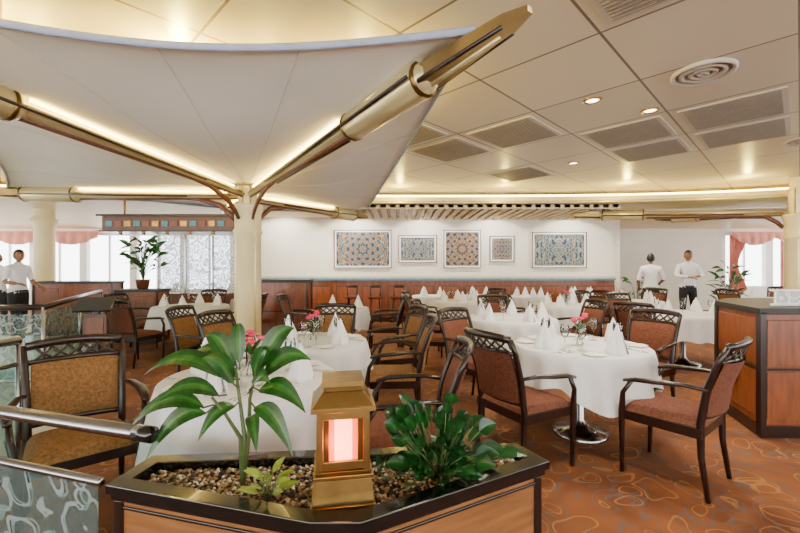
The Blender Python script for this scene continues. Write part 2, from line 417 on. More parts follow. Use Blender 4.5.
# ------------------------------------------------------------ canopy trees
def canopy_tree(cx, cy, arms, ztop, sails, big=True, rcol=.19):
    parent = bpy.data.objects.new('fabric_canopy_column', None); COL.objects.link(parent); parent.location = (cx, cy, 0)
    def child(b, name, **k):
        o = b.obj(name, **k); o.parent = parent; return o
    b = MB()
    b.lathe([(rcol+.08, 0), (rcol+.08, .10), (rcol+.02, .13), (rcol, .16), (rcol, 1.9), (rcol+.02, 1.92), (rcol+.02, 1.96), (rcol, 1.98), (rcol, 2.2), (rcol+.03, 2.3), (rcol+.03, 2.34), (rcol*.6, 2.36), (rcol*.6, 2.99)], 'cream', 32)
    for k in range(8):
        a = k*pi/4+.2
        b.box((math.cos(a)*(rcol*.62), math.sin(a)*rcol*.62, 2.55), (.03, .08, .5), 'champ', a)
    for k in range(4):
        a = k*pi/2+.9
        b.box((math.cos(a)*(rcol-.001), math.sin(a)*(rcol-.001), 1.15), (.012, .02, 2.0), 'champ', a)
    child(b, 'column_shaft')
    P = []
    for (az, L_, z0, z1) in arms:
        a = math.radians(az); d = Vector((math.cos(a), math.sin(a), 0))
        f = lambda t, d=d, L_=L_, z0=z0, z1=z1: d*(L_*t)+Vector((0, 0, z0+(z1-z0)*t))
        P.append(f)
        b = MB(); g = 1.2 if big else 1.0
        b.tube([f(.03), f(.3), f(.62), f(.8)], [.055, .065, .08*g, .085*g], 'champ', 12, 1.0, .75)
        b.tube([f(.03)-Vector((0, 0, .035)), f(.4)-Vector((0, 0, .055)), f(.62)-Vector((0, 0, .06*g))], [.022, .026, .03], 'wood_mid', 8, 1.15, .8)
        n_ = Vector((-d.y, d.x, 0))
        for sgn in (-1, 1):
            b.tube([f(.05)+n_*sgn*.065, f(.62)+n_*sgn*.09*g], .014, 'champ_d', 6)
            b.tube([f(.2)+n_*sgn*.085-Vector((0, 0, .02)), f(.82)+n_*sgn*.125*g-Vector((0, 0, .02))], .014, 'wood_dark', 6)
        b.tube([f(.60), f(.62), f(.82), f(.84)], [.06*g, .105*g, .105*g, .07*g], 'champ', 16)
        b.tube([f(.80), f(.86), f(.97), f(1.0)], [.095*g, .095*g, .06*g, .03], 'champ_d', 4, 1.0, .8, smooth=False)
        b.tube([f(.80)+Vector((0, 0, .06)), f(.88)+Vector((0, 0, .07)), f(.985)+Vector((0, 0, .03))], [.035, .035, .025], 'champ', 6)
        for sgn in (-1, 1): b.tube([f(.83)+n_*sgn*.07*g-Vector((0, 0, .05)), f(.97)+n_*sgn*.04*g-Vector((0, 0, .035))], [.020, .014], 'wood_dark', 6)
        b.tube([f(.84)-Vector((0, 0, .07)), f(.96)-Vector((0, 0, .05))], [.02, .015], 'champ', 6)
        for tt in (.62, .82): b.tube([f(tt), f(tt+.006)], .110*g, 'brass2', 16)
        b.tube([d*(rcol+.02)+Vector((0, 0, 2.12)), d*(rcol+.10)+Vector((0, 0, 2.22)), d*(.45)+Vector((0, 0, 2.35)), f(.8/L_)-Vector((0, 0, .05)), f(1.1/L_)-Vector((0, 0, .04))], [.025, .032, .035, .03, .02], 'wood_mid', 8, .7, 1.2)
        child(b, 'canopy_arm')
        if big:
            b = MB()
            for sgn in (-1, 1): b.tube([f(.08)+n_*sgn*.05+Vector((0, 0, .05)), f(.60)+n_*sgn*.07+Vector((0, 0, .075))], .013, 'cove', 6)
            child(b, 'arm_light_strip')
    for (i, j, pull, ta, tb) in sails:
        A, B_ = P[i], P[j]
        def f(u, v):
            p = A(.05+(ta-.05)*v).lerp(B_(.05+(tb-.05)*v), u); w = 4*u*(1-u)
            k = 1-pull*w*v
            return Vector((p.x*k, p.y*k, p.z+.10-.05*w*v+.02*math.sin(v*9)*w))
        b = MB(); b.grid(f, 24, 24, 'fabric')
        child(b, 'canopy_sail', solid=.004)
        b = MB(); b.tube([f(q/32, 1)+Vector((0, 0, -.004)) for q in range(33)], .017, 'fabric_grey', 6, 1, 1.6)
        for uu in (.25, .5, .75): b.tube([f(uu, q/12)-Vector((0, 0, .004)) for q in range(13)], .004, 'seam', 4)
        child(b, 'sail_hem')
    return parent
main_arms = [(-52.3, 4.87, 2.48, 2.79), (-105, 4.8, 2.48, 2.79), (172, 4.7, 2.48, 2.64), (64, 3.5, 2.44, 2.56), (120, 3.0, 2.44, 2.56)]
canopy_tree(-2.28, 6.0, main_arms, 2.5, [(0, 1, .10, .92, .9), (1, 2, .12, .90, .9), (3, 0, .0, .96, .92), (2, 4, .12, .85, .85), (4, 3, .1, .9, .9)])
canopy_tree(6.95, 7.0, [(150, 3.7, 2.36, 2.56), (112, 2.6, 2.38, 2.56), (40, 3, 2.35, 2.58)], 2.5,
            [(0, 1, .2, .85, .85), (1, 2, .2, .85, .85)], big=False, rcol=.17)
b = MB(); b.lathe([(.28, 0), (.28, .1), (.2, .14), (.19, 2.3), (.24, 2.4), (.24, 2.5), (.19, 2.52), (.19, 2.73)], 'cream', 28)
cm_ = b.mesh('round_column'); place(cm_, 'round_column', (-8.0, 9.0, 0)); place(cm_, 'round_column', (-4.9, 12.2, 0))

# added fill lights above canopy, then cove and wall lamps
def light(kind, loc, e, col, size=.3, rot=(0, 0, 0), nm='lamp'):
    l = bpy.data.lights.new(nm, kind); l.energy = e; l.color = col
    if kind == 'AREA': l.size = size
    else: l.shadow_soft_size = size
    o = bpy.data.objects.new(nm, l); COL.objects.link(o); o.location = loc; o.rotation_euler = rot
    return o
for x, y in [(-1.2, 3.6), (-2.9, 3.2), (-.3, 3.3), (-4.2, 4.6), (-1.6, 7.1), (-1.6, 2.9), (-2.6, 2.3)]:
    light('POINT', (x, y, 2.86), 70, (1, .76, .14), .05, nm='added_ceiling_fill')  # added bare point lights that lift the ceiling towards yellow
for x, y in [(2.0, 7.6), (4.2, 7.4), (0, 7.7), (6, 6.9), (-4, 7.5)]:
    light('POINT', (x, y, 2.82), 22, (1, .76, .16), .05, nm='cove_lamp')
for x in (-3, -1.2, .6, 2.4, 4.4):
    light('SPOT', (x, 9.7, 2.62), 110, (1, .92, .80), .1, (math.radians(35), 0, 0), 'wall_washer').data.spot_size = 2.2

# ------------------------------------------------------------ chairs
def chair_mesh(uph):
    b = MB(); W = 'wood_dark'
    for s in (-1, 1):
        b.tube([(s*.225, -.25, 0), (s*.22, -.215, .25), (s*.22, -.21, .45), (s*.225, -.24, .66), (s*.235, -.30, .84), (s*.24, -.345, .94)], [.015, .019, .023, .021, .019, .014], W, 6)
        b.tube([(s*.235, .235, 0), (s*.245, .23, .25), (s*.25, .23, .42), (s*.275, .21, .56), (s*.285, .15, .655)], [.014, .019, .023, .017, .015], W, 6)
        b.tube([(s*.232, -.25, .67), (s*.265, -.14, .685), (s*.29, .0, .675), (s*.29, .12, .665), (s*.285, .20, .645)], [.014, .018, .022, .022, .014], W, 6, 1.3, .8)
        b.box((s*.235, 0, .40), (.026, .45, .06), W)
    b.box((0, .225, .40), (.48, .028, .06), W); b.box((0, -.21, .40), (.44, .028, .06), W)
    def seat(u, v):
        a, c = u*2-1, v*2-1
        e = (1-abs(a)**6)*(1-abs(c)**6)
        return (a*(.245-.02*(1-v)), .01+c*.235, .425+.055*max(0, e)**.5)
    b.grid(seat, 14, 14, uph)
    def back(x, z, off=0):
        y = -.24-(z-.66)*.36 if z > .66 else -.21-(z-.45)*.14
        return Vector((x, y-.045*(1-(x/.23)**2)+off, z))
    for z, r in ((.935, .022), (.845, .014), (.50, .015)):
        b.tube([back(x*.23/4, z+(.015*(1-(x/4)**2) if z > .9 else 0)) for x in range(-4, 5)], r, W, 6, .75, 1.2)
    b.grid(lambda u, v: back((u*2-1)*.208, .505+v*.335, .026*math.sqrt(max(0, (1-abs(2*u-1)**5)*(1-abs(2*v-1)**5)))), 12, 10, uph)
    b.grid(lambda u, v: back((1-u*2)*.208, .505+v*.335, -.012-.01*math.sqrt(max(0, (1-abs(2*u-1)**5)))), 12, 10, uph)
    for k in range(-2, 3):
        x0 = k*.075
        for s in (-1, 1):
            xa, xb = x0-s*.05, x0+s*.05
            xa = max(-.215, min(.215, xa)); xb = max(-.215, min(.215, xb))
            b.tube([back(xa, .85), back((xa+xb)/2+s*.012, .893), back(xb, .935)], .0085, W, 5)
    return b.mesh('dining_chair')
CR, CG = chair_mesh('uph_red'), chair_mesh('uph_gold')
def chair(x, y, az, gold=False):
    place(CG if gold else CR, 'dining_chair', (x, y, 0), math.radians(az-90))

# ------------------------------------------------------------ table parts
def table_mesh(r, seed, drop=.30):
    rr = random.Random(seed); b = MB(); ph = rr.random()*6; n = 96; H = .75
    prof = [(0.001, H), (r*.6, H), (r-.012, H), (r, H-.008)]+[(r+.006+.032*k, H-.02-drop*k) for k in (.1, .25, .45, .7, 1.0)]
    def fn(i, rad, z, th):
        if i < 3: return rad, z
        k = (i-3)/5
        c = abs(math.sin(2*(th+ph)))**3
        fold = math.sin(14*(th+ph)+1.2*math.sin(3*th))*.032*k+math.sin(5*th+ph)*.018*k
        z2 = z-(.15*c)*k-.02*k*math.sin(9*th)
        return rad+fold+.03*c*k, z2
    b.lathe(prof, 'cloth', n, fn=fn)
    b.lathe([(r*.95, H-.02), (r*.95, H-.045), (0.02, H-.045)], 'wood_mid', 24)
    b.lathe([(.04, H-.04), (.035, .12), (.06, .08), (.09, .05), (.22, .03), (.22, 0)], 'steel', 20)
    return b.mesh('round_dining_table')
b = MB()
def nap(i, r, z, th):
    k = z/.21; w = 1+.28*math.cos(3*th)*(1-k*.6)+.08*math.cos(9*th)*(1-k)
    return r*w, z
b.lathe([(.062, 0), (.066, .02), (.055, .07), (.038, .12), (.02, .17), (.002, .215)], 'napkin', 36, fn=nap)
b.grid(lambda u, v: ((u-.5)*.13*(1-v*.85), .055-.03*v+.02*math.cos((u-.5)*pi), v*.16), 8, 6, 'napkin')
b.grid(lambda u, v: ((u-.5)*.13*(1-v*.85), -.055+.03*v-.02*math.cos((u-.5)*pi), v*.16), 8, 6, 'napkin')
NAP = b.mesh('folded_napkin')
b = MB(); b.lathe([(.032, 0), (.033, .003), (.006, .008), (.004, .02), (.0045, .09), (.015, .10), (.032, .125), (.036, .15), (.033, .18), (.029, .20)], 'glass', 20); WG = b.mesh('wine_glass')
b = MB(); b.lathe([(.001, .006), (.05, .006), (.058, .010), (.08, .015), (.082, .013), (.06, .002), (.001, .001)], 'plate', 28); PL = b.mesh('bread_plate')
b = MB()
b.tube([(0, -.10, .004), (0, .0, .004), (0, .03, .006)], [.006, .004, .003], 'silver', 6, 1, .4)
for k in (-1, 0, 1): b.tube([(k*.003, .03, .006), (k*.007, .05, .005), (k*.007, .09, .007)], .0022, 'silver', 4)
b.tube([(.03, -.10, .004), (.03, .0, .004), (.032, .05, .004), (.031, .10, .004)], [.006, .005, .009, .002], 'silver', 6, 1, .3)
CU = b.mesh('cutlery_set')
def leaf(b, p0, p1, w, m1, m2, droop=.05, fold=.25, n=8, side=None, tw=0):
    p0, p1 = Vector(p0), Vector(p1); d = p1-p0; L_ = d.length
    s_ = Vector(side) if side else d.cross(Vector((0, 0, 1)))
    if s_.length < 1e-4: s_ = Vector((1, 0, 0))
    s_.normalize(); up = s_.cross(d).normalized()
    if up.z < 0: up = -up
    s_ = (s_*math.cos(tw)+up*math.sin(tw)); up = s_.cross(d).normalized()
    if up.z < 0: up = -up
    def f(u, v):
        a = u; q = (v-.5)*2
        wd = w*(math.sin(pi*a**.75)**.9)*(1-.15*a)+.0008
        c = p0+d*a+Vector((0, 0, droop*4*a*(1-a)*L_/.25))
        return c+s_*q*wd+up*(abs(q)*wd*fold)
    vs = [f(i/n, j/6) for i in range(n+1) for j in range(7)]
    for j in range(6):
        fs = [(i*7+j, (i+1)*7+j, (i+1)*7+j+1, i*7+j+1) for i in range(n)]
        b.add([vs[k] for f_ in fs for k in f_], [tuple(range(4*i, 4*i+4)) for i in range(len(fs))], m2 if j in (2, 3) else m1, True)
def flower_mesh(seed):
    rr = random.Random(seed); b = MB()
    b.lathe([(.028, 0), (.03, .01), (.02, .05), (.014, .09), (.02, .12)], 'glass', 16)
    for k in range(6):
        a = k*1.05+rr.random(); r = rr.uniform(.015, .06); z = rr.uniform(.19, .26)
        c = Vector((r*math.cos(a), r*math.sin(a), z))
        b.tube([(0, 0, .03), c*.6+Vector((0, 0, .03)), c], .002, 'stem', 5)
        b.ball(c, .013, 'pink', 8)
        for q in range(7):
            t = q*2*pi/7; dd = Vector((math.cos(t), math.sin(t), .5))
            b.ball(c+dd*.014, (.014, .014, .010), 'pink', 6)
    for k in range(7):
        a = k*.9; leaf(b, (0, 0, .12), (.09*math.cos(a), .09*math.sin(a), .17+.02*(k % 3)), .018, 'leafA', 'leafB', .02, n=4)
    return b.mesh('flower_vase')
FL = flower_mesh(3)
def table(x, y, r, n, seed, a0=0, items=2, flowers=False, drop=.30):
    place(table_mesh(r, seed, drop), 'round_dining_table', (x, y, 0))
    rr = random.Random(seed+50)
    for k in range(n):
        a = math.radians(a0)+2*pi*k/n
        place(NAP, 'folded_napkin', (x+(r-.17)*math.cos(a), y+(r-.17)*math.sin(a), .751), rr.random()*6)
        if items >= 1:
            a2 = a+.42; place(WG, 'wine_glass', (x+(r-.24)*math.cos(a2), y+(r-.24)*math.sin(a2), .751))
        if items >= 2:
            a3 = a-.55; place(PL, 'bread_plate', (x+(r-.10)*math.cos(a3), y+(r-.10)*math.sin(a3), .751))
            a4 = a+.5; place(CU, 'cutlery_set', (x+(r-.12)*math.cos(a4), y+(r-.12)*math.sin(a4), .751), a+pi/2)
            a2 = a+.85; place(WG, 'wine_glass', (x+(r-.26)*math.cos(a2), y+(r-.26)*math.sin(a2), .751))
    if flowers: place(FL, 'flower_vase', (x, y, .751), seed)
table(1.53, 3.4, .54, 4, 1, 20, 2, True, .24)
table(-.78, 3.6, .48, 4, 2, 60, 2, True)
table(-.90, 2.42, .50, 4, 3, 165, 2, True, .34)
table(-3.6, 6.9, .6, 4, 4, 10, 1)
table(-.9, 6.6, .38, 2, 5, 0, 0)
table(1.45, 5.25, .58, 5, 6, 0, 1)
table(4.1, 5.8, .56, 4, 7, 30, 1)
table(1.2, 8.0, .5, 4, 8, 0, 1)
table(4.7, 8.0, .5, 4, 9, 20, 1)
table(2.95, 7.1, .5, 4, 10, 50, 1, True)
table(3.0, 9.3, .45, 4, 11, 0, 0)
table(.7, 9.5, .42, 3, 12, 0, 0)
table(8.0, 8.6, .5, 3, 13, 0, 0)
table(1.9, 9.6, .40, 4, 17, 30, 0)
table(4.3, 9.5, .42, 4, 18, 10, 0)
table(-3.1, 8.5, .45, 4, 16, 0, 0)
table(-7.2, 10.6, .5, 4, 14, 0, 0)
chair(1.86, 2.72, 128); chair(.90, 2.93, 28); chair(2.36, 3.98, 212); chair(.80, 4.08, -48)
chair(.03, 2.40, 178)
chair(-1.80, 2.25, -48, True)
chair(-.06, 3.66, 182, True); chair(-.10, 4.5, 200, True); chair(-1.54, 3.95, -15, True); chair(-2.15, 4.5, -5, True); chair(-.78, 4.5, -90, True)
chair(.55, 5.5, -15); chair(.42, 6.5, 0); chair(2.37, 5.45, 190); chair(1.5, 6.2, -92)
chair(3.25, 5.3, 35); chair(4.98, 5.5, 150); chair(3.9, 6.72, -78)
chair(-3.85, 5.85, 75); chair(-2.70, 6.9, 185); chair(-4.55, 6.85, -5); chair(-3.75, 7.8, -85)
chair(-.25, 6.6, 180); chair(-1.6, 6.6, 0)
for (x, y) in [(1.2, 8.0), (4.7, 8.0), (2.95, 7.1), (8.0, 8.6), (-7.2, 10.6)]:
    for a in (40, 195):
        q = math.radians(a+R.uniform(-8, 8)); chair(x+.80*math.cos(q), y+.80*math.sin(q), math.degrees(q)+180, R.random() < .3)
# bar stools in front of the panelled wall
b = MB()
b.lathe([(.001, .78), (.13, .78), (.165, .765), (.17, .74), (.15, .72), (.001, .72)], 'uph_red', 20)
for k in range(4):
    a = k*pi/2+pi/4; c, s = math.cos(a), math.sin(a)
    b.tube([(c*.12, s*.12, .73), (c*.15, s*.15, .35), (c*.21, s*.21, 0)], [.016, .015, .013], 'wood_dark', 6)
    a2 = a+pi/2; b.tube([(c*.17, s*.17, .25), (math.cos(a2)*.17, math.sin(a2)*.17, .25)], .010, 'wood_dark', 6)
    if k < 2: b.tube([(c*.14, s*.14, .74), (c*.16, s*.17, 1.0)], .013, 'wood_dark', 6)
b.tube([(.14*math.cos(t), .17*math.sin(t)+.01, 1.0) for t in (.6, 1.1, 1.57, 2.04, 2.54)], .018, 'wood_dark', 6, .7, 1.6)
BS = b.mesh('bar_stool')
for i, x in enumerate((-1.05, -.55, -.05)): place(BS, 'bar_stool', (x, 8.9, 0), pi+.1*i)

# ------------------------------------------------------------ planter in the foreground
outer = [(-1.07, 1.45), (-.28, 1.235), (-.12, 1.235), (.61, 1.63), (.52, 1.80), (-1.04, 1.68)]
def inset(poly, d):
    n = len(poly); res = []
    for i in range(n):
        p0, p1, p2 = Vector(poly[i-1]), Vector(poly[i]), Vector(poly[(i+1) % n])
        e1 = (p1-p0).normalized(); e2 = (p2-p1).normalized()
        n1 = Vector((-e1.y, e1.x)); n2 = Vector((-e2.y, e2.x)); bs = (n1+n2).normalized()
        q = p1+bs*(d/max(.35, bs.dot(n1))); res.append((q.x, q.y))
    return res
b = MB()
body = inset(outer, .035); inn = inset(outer, .065)
n = 6
def ring(b, A, B_, zA0, zA1, mk):
    vs = [(p[0], p[1], zA0) for p in A]+[(p[0], p[1], zA1) for p in A]+[(p[0], p[1], zA1) for p in B_]+[(p[0], p[1], zA0) for p in B_]
    fs = []
    for i in range(len(A)):
        j = (i+1) % len(A); k = len(A)
        fs += [(i, j, k+j, k+i), (k+i, k+j, 2*k+j, 2*k+i), (2*k+i, 2*k+j, 3*k+j, 3*k+i), (3*k+i, 3*k+j, j, i)]
    b.add(vs, fs, mk)
ring(b, outer, inn, .58, .615, 'black')
ring(b, inset(outer, .012), inset(outer, .07), .555, .581, 'black')
ring(b, body, inset(outer, .06), .0, .56, 'wood_tan')
ring(b, inset(outer, .025), body, .0, .08, 'black')
ring(b, inset(outer, .028), body, .515, .527, 'wood_dark')
b.prism(inset(outer, .062), .50, .575, 'soil')
for i in (0, 1, 2, 3):
    x, y = body[i]; b.box((x, y, .28), (.03, .03, .54), 'wood_dark')
b.obj('planter_box', bevel=.004)
def inside(p, poly):
    c = False; n = len(poly)
    for i in range(n):
        a, d = poly[i], poly[i-1]
        if (a[1] > p[1]) != (d[1] > p[1]) and p[0] < (d[0]-a[0])*(p[1]-a[1])/(d[1]-a[1])+a[0]: c = not c
    return c
M['peb1'] = mat('pebble_tan', (.30, .19, .09), .6, var=.3, scale=30); M['peb2'] = mat('pebble_dark', (.035, .025, .02), .5, var=.3, scale=30); M['peb3'] = mat('pebble_white', (.62, .57, .46), .6, var=.2, scale=30)
b = MB(); pin = inset(outer, .078); cnt = 0
while cnt < 2900:
    p = (R.uniform(-1.05, .6), R.uniform(1.2, 1.8))
    if not inside(p, pin): continue
    cnt += 1; r = R.uniform(.005, .010)
    T = Matrix.Translation((p[0], p[1], .579+R.uniform(0, .008))) @ Euler((R.random()*.6, R.random()*.6, R.random()*6)).to_matrix().to_4x4()
    b.ball((0, 0, 0), (r*1.3, r, r*.65), R.choice(['peb1', 'peb1', 'peb2', 'peb3', 'peb2']), 6, T)
b.obj('pebble_gravel')

# lantern
b = MB(); w = .085
b.box((0, 0, .012), (.215, .215, .024), 'brass'); b.box((0, 0, .065), (.205, .205, .085), 'brass', taper=.93)
b.box((0, 0, .115), (.20, .20, .014), 'brass'); b.box((0, 0, .128), (.185, .185, .012), 'brass2')
for sx in (-1, 1):
    for sy in (-1, 1): b.box((sx*w*.92, sy*w*.92, .235), (.022, .022, .205), 'brass')
for k in range(4):
    T = Matrix.Rotation(k*pi/2, 4, 'Z')
    b.box((0, -w*.86, .235), (.135, .005, .2), 'lantern', T=T)
    b.box((0, -w*.88, .235), (.060, .004, .14), 'lantern_core', T=T)
    b.box((0, -w*.93, .150), (.14, .014, .03), 'brass', T=T); b.box((0, -w*.93, .320), (.14, .014, .03), 'brass', T=T)
    for s in (-1, 1): b.box((s*.057, -w*.93, .235), (.018, .012, .18), 'brass2', T=T)
b.box((0, 0, .343), (.215, .215, .016), 'brass'); b.box((0, 0, .372), (.205, .205, .045), 'brass', taper=.68)
b.box((0, 0, .402), (.125, .125, .018), 'brass2'); b.box((0, 0, .420), (.145, .145, .020), 'brass')
b.obj('brass_table_lantern', (-.205, 1.43, .585), math.radians(10), bevel=.002)
light('POINT', (-.205, 1.30, .80), .9, (1, .3, .15), .04, nm='lantern_lamp')

# left leafy plant
b = MB(); base = Vector((-.59, 1.50, .58)); k = 1/262
def off(px, py, dy): return base+Vector(((px-245)*k, dy, (488-py)*k))
stems = [((247, 440, 0), (240, 395, .01), (236, 372, .02)), ((250, 440, .01), (254, 400, -.02), (262, 372, -.04)), ((243, 440, 0), (232, 412, -.04), (222, 395, -.06))]
for st in stems: b.tube([base]+[off(*q) for q in st], [.009, .008, .006, .005], 'stem', 8)
LV = [((236, 384, .02), (148, 378, .00), .046, -.3), ((238, 380, .02), (200, 342, .06), .044, .2), ((240, 374, .02), (232, 330, .08), .040, .6),
      ((262, 374, -.04), (296, 332, .0), .046, -.4), ((262, 380, -.04), (316, 360, -.06), .046, -.2), ((258, 388, -.03), (312, 408, -.08), .044, -.1),
      ((254, 402, -.02), (300, 448, -.08), .040, -.2), ((224, 402, -.06), (148, 422, -.08), .042, .1), ((224, 404, -.06), (166, 450, -.10), .040, .2),
      ((232, 396, -.02), (178, 396, -.12), .040, .1), ((240, 390, 0), (218, 356, -.10), .040, .2), ((250, 396, 0), (284, 376, -.14), .040, -.2),
      ((242, 404, 0), (214, 432, -.10), .032, .3), ((252, 414, .0), (270, 440, -.12), .030, -.2), ((240, 384, .02), (186, 360, .10), .042, .1), ((256, 384, -.02), (276, 350, -.08), .040, .0)]
for p0, p1, w_, tw in LV:
    a, c = off(*p0), off(*p1); d0 = c-a; dd = d0*.14
    sd = d0.cross(Vector((0, -.75, .66)))
    b.tube([a, a+dd], .0035, 'stem', 6); leaf(b, a+dd*.8, c, w_*.88, 'leafA', 'leafB', .06, .2, 10, side=sd, tw=tw*.5)
b.obj('potted_dieffenbachia')
b = MB(); base2 = Vector((-.47, 1.42, .58))
for k_ in range(11):
    a = k_*.62; L_ = R.uniform(.05, .09)
    p = base2+Vector((.03*math.cos(a), .03*math.sin(a), .03+.025*(k_ % 3))); b.tube([base2, p], .002, 'stem', 5)
    q = p+Vector((L_*math.cos(a), .7*L_*math.sin(a), L_*.35)); leaf(b, p, q, .013, 'leafY', 'leafY', .02, .2, 5, side=(q-p).cross(Vector((0, -.6, .8))))
b.obj('small_trailing_plant')
# right bushy plant
b = MB(); c0 = Vector((.15, 1.56, .58)); rr = random.Random(11)
for i in range(135):
    a = rr.uniform(0, 2*pi); el = rr.uniform(.1, 1.5); rad = rr.uniform(.05, .26)
    st = c0+Vector((math.cos(a)*.03, math.sin(a)*.02, 0))
    d = Vector((math.cos(a)*math.cos(el)*.95, .55*math.sin(a)*math.cos(el), math.sin(el)*1.22))
    p = st+d*rad*.95
    q = p+Vector((d.x*.9, d.y*.8-.1, d.z*.4-.05))*rr.uniform(.10, .14)
    if q.z < .64: q.z = .64+rr.random()*.02
    if p.z < .63: p.z = .63
    if p.y > 1.72: p.y = 1.72
    q.x = max(q.x, -.06)
    b.tube([st, (st+p)/2+Vector((0, 0, .02)), p], .0022, 'stem', 5)
    leaf(b, p, q, rr.uniform(.024, .034), 'leafC', 'leafD', .03, .2, 6, side=(q-p).cross(Vector((rr.uniform(-.4, .4), -.65, .65))), tw=rr.uniform(-.4, .4))
b.obj('potted_peace_lily')

# ------------------------------------------------------------ railings
def railing(name, path, h, rail='steel', rr_=.028, glass='etched', low=.10, mid=None, ext=0, skip=()):
    b = MB(); pts = [Vector((x, y, 0)) for x, y in path]
    top = [p+Vector((0, 0, h)) for p in pts]
    if ext: top[0] = top[0]+(top[0]-top[1]).normalized()*ext
    b.tube(top, rr_, rail, 12)
    if ext:
        e = top[0]; d = (top[0]-top[1]).normalized(); b.tube([e-d*.05, e+d*.02], rr_*1.12, 'black', 12)
    if mid: b.tube([p+Vector((0, 0, mid)) for p in pts], .016, 'steel', 8)
    b.tube([p+Vector((0, 0, low)) for p in pts], .016, 'steel', 8)
    for i, p in enumerate(pts):
        if i not in skip:
            b.tube([p+Vector((0, 0, .0)), p+Vector((0, 0, h))], .02, 'steel', 10); b.lathe([(.045, 0), (.045, .012), (.02, .02)], 'steel', 12, c=(p.x, p.y, .0))
        if i:
            a = pts[i-1]; d = (p-a); L_ = d.length; m_ = (a+p)/2; zt = (mid or h-.06)-.02
            b.box((m_.x, m_.y, (low+.03+zt)/2), (L_-.04, .008, zt-low-.03), glass, math.atan2(d.y, d.x))
    return b.obj(name)
railing('glass_railing', [(-1.09, 1.46), (-1.72, 1.65), (-2.3, 1.83)], .82, mid=.62, rr_=.026, ext=.22, skip=(0,))
railing('glass_railing', [(-2.38, 2.5), (-2.5, 2.0), (-2.6, 1.5)], .95, mid=.80)
railing('glass_railing', [(-5.2, 4.5), (-4.1, 4.6), (-5.0, 6.25), (-5.9, 7.9)], .95, rail='wood_dark', rr_=.035)
railing('glass_railing', [(-6.4, 5.2), (-8.3, 7.5)], .95, rail='wood_dark', rr_=.035)

# menu stand
b = MB(); b.box((0, 0, .02), (.34, .3, .04), 'black'); b.box((0, 0, .45), (.08, .08, .86), 'black'); b.box((0, -.03, .62), (.26, .05, .36), 'wood_mid'); b.box((0, -.06, .62), (.20, .01, .30), 'wood_red')
T = Matrix.Translation((0, -.03, .93)) @ Matrix.Rotation(math.radians(28), 4, 'X'); b.box((0, 0, 0), (.4, .32, .03), 'black', T=T)
b.obj('menu_stand', (-3.95, 5.2, 0), math.radians(20), bevel=.006)

# divider cabinets
def cabinet(name, cx, cy, w, d, h, rz=0, top='counter', n=2, plinth=True):
    b = MB(); b.box((0, 0, h/2), (w-.04, d-.04, h-.04), 'wood_red'); b.box((0, 0, h-.025), (w+.03, d+.03, .05), top)
    b.box((0, 0, .05), (w, d, .10), 'wood_dark')
    for sx in (-1, 1):
        for sy in (-1, 1): b.box((sx*(w/2-.015), sy*(d/2-.015), h/2), (.035, .035, h-.05), 'wood_dark')
    k = max(1, round(w/.6)); pw = (w-.08)/k
    for s in (-1, 1):
        for i in range(k):
            x = -w/2+.04+pw*(i+.5)
            b.box((x, s*(d/2-.018), h*.30), (pw-.06, .012, h*.34), 'wood_red'); b.box((x, s*(d/2-.018), h*.70), (pw-.06, .012, h*.34), 'wood_red')
        b.box((0, s*(d/2-.016), h*.5), (w-.06, .010, .02), 'wood_dark')
        b.box((s*(w/2-.018), 0, h*.5), (.012, d-.06, .02), 'wood_dark')
    return b.obj(name, (cx, cy, 0), rz, bevel=.004)
cabinet('wooden_divider_cabinet', -2.2, 7.7, .95, .4, 1.18)
cabinet('wooden_divider_cabinet', -4.95, 7.7, .8, .4, 1.0)
cabinet('wooden_divider_cabinet', -6.9, 8.6, 1.6, .4, 1.12, math.radians(4))

# right service station
b = MB(); poly = [(2.98, 3.3), (4.9, 3.3), (4.9, 4.4), (3.6, 4.4), (3.22, 4.05)]
ob = MB(); H = 1.07
ob.prism(poly, .10, H-.05, 'wood_red'); ob.prism(inset(poly, -.012), 0, .10, 'wood_dark'); ob.prism(inset(poly, -.025), H-.05, H, 'counter')
for i in range(len(poly)):
    p, q = Vector(poly[i]), Vector(poly[(i+1) % len(poly)]); d = q-p; L_ = d.length; a = math.atan2(d.y, d.x); nn = Vector((d.y, -d.x)).normalized()
    ob.box((p.x, p.y, H/2), (.05, .05, H-.06), 'wood_dark', a)
    kk = max(1, round(L_/.6))
    for j in range(kk):
        m_ = p+d*((j+.5)/kk)+nn*.006
        ob.box((m_.x, m_.y, .35), (L_/kk-.08, .014, .38), 'wood_red', a); ob.box((m_.x, m_.y, .78), (L_/kk-.08, .014, .38), 'wood_red', a)
    m_ = p+d*.5+nn*.008; ob.box((m_.x, m_.y, .565), (L_-.02, .018, .018), 'wood_dark', a)
ob.box((3.07, 3.68, .40), (.09, .012, .07), 'brass2', math.atan2(.75, .24))
ob.obj('service_station_cabinet', bevel=.004)
b = MB()
for i in range(13):
    x = 3.3+i*.12; b.box((x, 3.52, 1.14), (.012, .012, .13), 'white')
b.box((4.02, 3.52, 1.205), (1.5, .03, .018), 'white'); b.box((4.02, 3.52, 1.08), (1.5, .03, .018), 'white'); b.box((4.02, 3.52, 1.14), (1.46, .005, .1), 'etched_white')
b.obj('gallery_rail')

